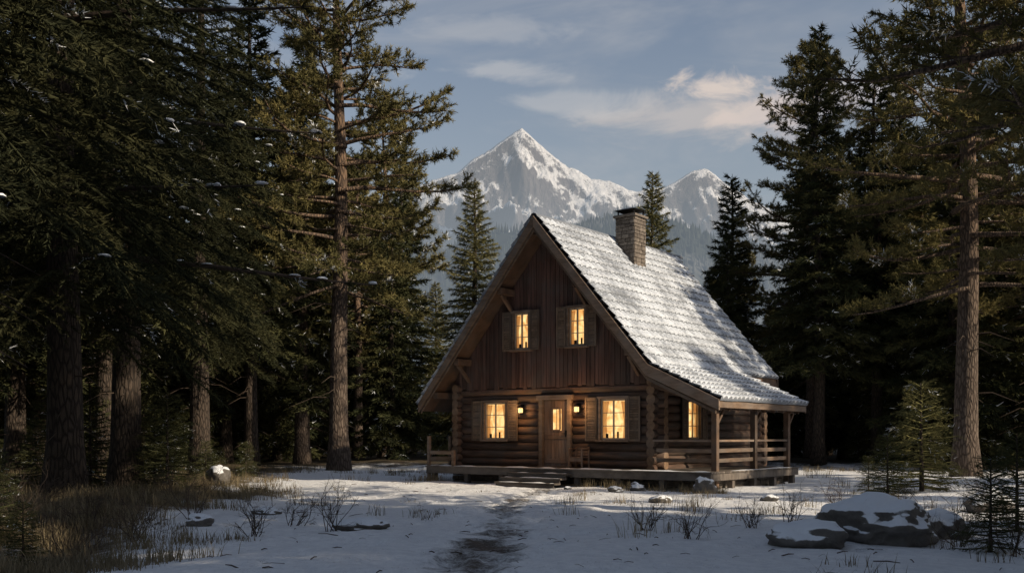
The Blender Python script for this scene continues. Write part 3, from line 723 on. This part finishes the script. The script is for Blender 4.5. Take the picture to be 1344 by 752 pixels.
# ---------------------------------------------------------------- rocks
def rock(px_,d,sx,sy,sz,seed,sink=.3,name='rock'):
    import bmesh
    bm=bmesh.new();bmesh.ops.create_icosphere(bm,subdivisions=5 if sx>.6 else 4,radius=1)
    for v in bm.verts:
        p=v.co.copy();q=p*1.1+Vector((seed*3.7,seed,0))
        f=1+.35*mnoise.noise(q)+.18*mnoise.noise(q*2.3)+.07*mnoise.noise(q*6)+.03*mnoise.noise(q*14)
        v.co=Vector((p.x*sx*f,p.y*sy*f,p.z*sz*f))
    me=bpy.data.meshes.new(name);bm.to_mesh(me);bm.free()
    for p in me.polygons:p.use_smooth=True
    me.materials.append(M_rock);o=bpy.data.objects.new(name,me);S.collection.objects.link(o)
    x=(px_-672)/F*d;o.location=(x,d,float(gh(x,d))+sz*(1-2*sink));o.rotation_euler=(0,0,seed)
for a in((1155,13.6,.92,.75,.42,1.2,.25),(1060,12.8,.5,.5,.24,2.1,.3),(1225,14.5,.5,.5,.3,3.3,.3),(925,25.5,.30,.3,.26,4.1,.2),(836,26,.22,.2,.15,5.5,.25),(808,25.5,.2,.16,.1,6.2,.3),(868,22,.3,.22,.12,7.1,.3),(472,14.2,.42,.3,.11,8.4,.3),(288,29,.32,.3,.32,9.2,.1),(262,14.5,.2,.2,.12,10.1,.3),(350,17,.3,.22,.1,11.5,.3),(1010,22,.2,.18,.1,13.3,.3),(1300,19,.5,.4,.28,16.4,.3),(745,27.3,.12,.1,.06,17,.3)):
    rock(*a)
# ---------------------------------------------------------------- grass & shrubs
b=MB();rg=np.random.default_rng(77);N=9000
d=rg.uniform(9,42,N*3);px_=rg.uniform(-60,1400,N*3);x=(px_-672)/F*d
cl=clearing(x,d);dens=.32*(1-cl)*sst(60,30,d)*(d<40)+1.1*cl*(1-cl)+.04*cl*(fbm(x*.5,d*.5+20,3)>.55)
hx=(x-.643)*math.cos(TH)-(d-30)*math.sin(TH);hy=(x-.643)*math.sin(TH)+(d-30)*math.cos(TH)
front=(hy>-.9)&(hy<-.35)&(hx>-5)&(hx<6.6)&((hx<-.7)|(hx>1.8));dens=dens+.7*front
inside=(hy>-.35)&(hy<9)&(hx>-5)&(hx<6.2)
dens=dens*(fbm(x*.6+7,d*.6,3)>.43)*(~inside)*(np.abs(x-pathx(d))>1.0)
k=rg.random(N*3)<dens;x=x[k];d=d[k];n=len(x);nb=22
bx=np.repeat(x,nb)+rg.normal(0,.10,n*nb);by=np.repeat(d,nb)+rg.normal(0,.10,n*nb);bz=gh(bx,by)-.02
H=np.repeat(rg.uniform(.08,.34,n),nb)*rg.uniform(.5,1.2,n*nb);an=rg.uniform(0,6.28,n*nb);le=rg.uniform(.1,.85,n*nb)*H
w=.005;dx=np.cos(an);dy_=np.sin(an)
B=np.stack([bx,by,bz],-1);side=np.stack([-dy_,dx,0*dx],-1)*w;mid=B+np.stack([dx*le*.35,dy_*le*.35,H*.6],-1);tip=B+np.stack([dx*le,dy_*le,H],-1)
V=np.stack([B-side,B+side,mid+side*.7,mid-side*.7,tip],1).reshape(-1,3);q=np.arange(n*nb)[:,None]*5
rr=np.repeat(rg.random(n),nb)
b.add(V,q+np.array([[0,1,2,3]]),0,rr);b.F.append((q+np.array([[3,2,4]]),np.zeros(n*nb,int),rr,False))
b.obj('dry_grass',[M_grass])
# fallen twigs, cones and bark chips on the snow
b=MB();N=420;d=rg.uniform(8.5,32,N);x=rg.uniform(-.5,.5,N)*d*1.05;zz=gh(x,d)
for k in range(N):
    hx_=(x[k]-.643)*math.cos(TH)-(d[k]-30)*math.sin(TH);hy_=(x[k]-.643)*math.sin(TH)+(d[k]-30)*math.cos(TH)
    if hy_>-.4 and -5<hx_<6.5: continue
    an=rg.uniform(0,3.14);l=rg.uniform(.02,.09)*(2 if rg.random()<.1 else 1);w=rg.uniform(.002,.008)
    c_=np.array((x[k],d[k],zz[k]+.012));e=np.array((math.cos(an),math.sin(an),rg.uniform(-.1,.15)))*l
    b.tube([c_-e,c_+e*.1+np.array((0,0,.01)),c_+e],np.array([w,w,w*.5]),4,0,.5)
b.obj('forest_litter',[M_twig])
def shrub(px_,d,H,seed,n=9,name='bare_shrub'):
    rng=np.random.default_rng(seed);b=MB()
    def br(p,dr,l,r,dep):
        pts=[p];dd=dr.copy()
        for k in range(3):
            dd=dd+rng.normal(size=3)*.16;dd/=np.linalg.norm(dd);pts.append(pts[-1]+dd*l/3)
        b.tube(pts,np.linspace(r,r*.5,4),4,0,.5,cap=False)
        if dep>0:
            for k in range(rng.integers(2,5)):
                s=rng.integers(1,4);nd=dd+rng.normal(size=3)*.55;nd[2]+=.15;nd/=np.linalg.norm(nd);br(pts[s],nd,l*rng.uniform(.45,.75),r*.55,dep-1)
    for k in range(n):
        a=rng.uniform(0,6.28);t=rng.uniform(.2,.9);dr=np.array((math.cos(a)*t,math.sin(a)*t,1.));dr/=np.linalg.norm(dr)
        br(np.array((rng.normal()*.05,rng.normal()*.05,-.03)),dr,H*rng.uniform(.5,.8),.007,3)
    o=b.obj(name,[M_twig]);x=(px_-672)/F*d;o.location=(x,d,float(gh(x,d)))
for a in((440,13.8,.6,1),(385,15,.4,2),(850,14.2,.5,3),(905,13.2,.5,4),(985,15,.5,5),(1040,16,.55,6),(330,13,.5,7),(255,16,.7,8),(120,14,.7,9),(1265,13,.6,10),(1200,16.5,.6,11),(340,24,.5,13),(1100,20,.6,15),(220,22,.7,16),(60,16,.8,18),(1310,17,.8,19),(180,13,.7,22),(20,13,.8,23),(90,11.5,.6,24),(1330,12,.7,25)):
    shrub(*a)
# ---------------------------------------------------------------- world, sun, camera
W=bpy.data.worlds.new('World');S.world=W;W.use_nodes=True;nt=W.node_tree;nt.nodes.clear()
t=NT.__new__(NT);t.t=nt
out=t.n('ShaderNodeOutputWorld');bg=t.n('ShaderNodeBackground');sk=t.n('ShaderNodeTexSky');sk.sky_type='NISHITA';sk.sun_disc=False
sk.sun_elevation=SUN_EL;sk.sun_rotation=SUN_AZ;sk.air_density=1.0;sk.dust_density=1.6;sk.ozone_density=1.3
dirv=t.co('Generated')
hs_=t.n('ShaderNodeHueSaturation');hs_.inputs['Saturation'].default_value=.76;t.l(sk.outputs[0],hs_.inputs['Color'])
sx_=t.n('ShaderNodeSeparateXYZ');t.l(dirv,sx_.inputs[0])
hz_=t.math('MULTIPLY',t.math('SUBTRACT',1,t.ramp(sx_.outputs[2],.10,.43),True),.70)
c0=t.mix(hz_,hs_.outputs[0],(3.3,3.6,3.7))
n=t.noise(t.scl(dirv,(2.2,2.2,9)),1.6,5,.62,.6)
wis=t.math('MULTIPLY',t.ramp(n,.43,.78),.45)
c=t.mix(wis,c0,(4.5,4.5,4.6))
NA=t.noise(t.scl(dirv,(1,1,1.9)),17,6,.6,.5)
NB=t.noise(t.vmath('ADD',t.scl(dirv,(1,1,2.2)),(5,0,0)),9,5,.6,.5)
def cloud(c,cx,cy,sx,sz,amt,nn,col):
    v=Vector(((cx-672)/F,1,(HZ-cy)/F)).normalized()
    q=t.vmath('SUBTRACT',dirv,tuple(v));q2=t.vmath('LENGTH',t.scl(q,(1/sx,1/.3,1/sz)),(0,0,0))
    m=t.math('SUBTRACT',t.math('ADD',t.math('MULTIPLY',nn,3.2),-.75),q2)
    return t.mix(t.math('MULTIPLY',t.ramp(m,0.,.8),amt),c,col)
c=cloud(c,925,150,.11,.032,.7,NB,(5.2,4.8,4.6))
c=cloud(c,935,117,.05,.024,.9,NA,(6.6,5.7,5.1))
c=cloud(c,985,145,.055,.022,.8,NA,(6.4,5.5,5.0))
c=cloud(c,1120,130,.10,.04,.6,NA,(6,5.2,5))
c=cloud(c,650,95,.10,.015,.55,NB,(4.9,4.9,5.0))
c=cloud(c,745,135,.11,.014,.5,NB,(4.9,4.9,5.0))
c=cloud(c,620,40,.14,.02,.35,NB,(4.8,4.8,4.9))
t.l(c,bg.inputs[0]);bg.inputs[1].default_value=.108;t.l(bg.outputs[0],out.inputs[0])
sl=bpy.data.lights.new('sun','SUN');sl.energy=5;sl.angle=math.radians(.6);sl.color=(1,.83,.61)
so=bpy.data.objects.new('sun',sl);S.collection.objects.link(so)
sd=Vector((math.sin(SUN_AZ)*math.cos(SUN_EL),math.cos(SUN_AZ)*math.cos(SUN_EL),math.sin(SUN_EL)))
so.rotation_euler=sd.to_track_quat('Z','Y').to_euler();so.location=(60,-20,40)
cam=bpy.data.cameras.new('camera');co_=bpy.data.objects.new('camera',cam);S.collection.objects.link(co_);S.camera=co_
co_.location=(0,0,EYE);co_.rotation_euler=(math.radians(90),0,0);cam.lens=35;cam.sensor_width=36;cam.shift_y=(HZ-376)/1344;cam.clip_start=.1;cam.clip_end=30000
S.view_settings.view_transform='Standard';S.view_settings.look='None';S.view_settings.exposure=0
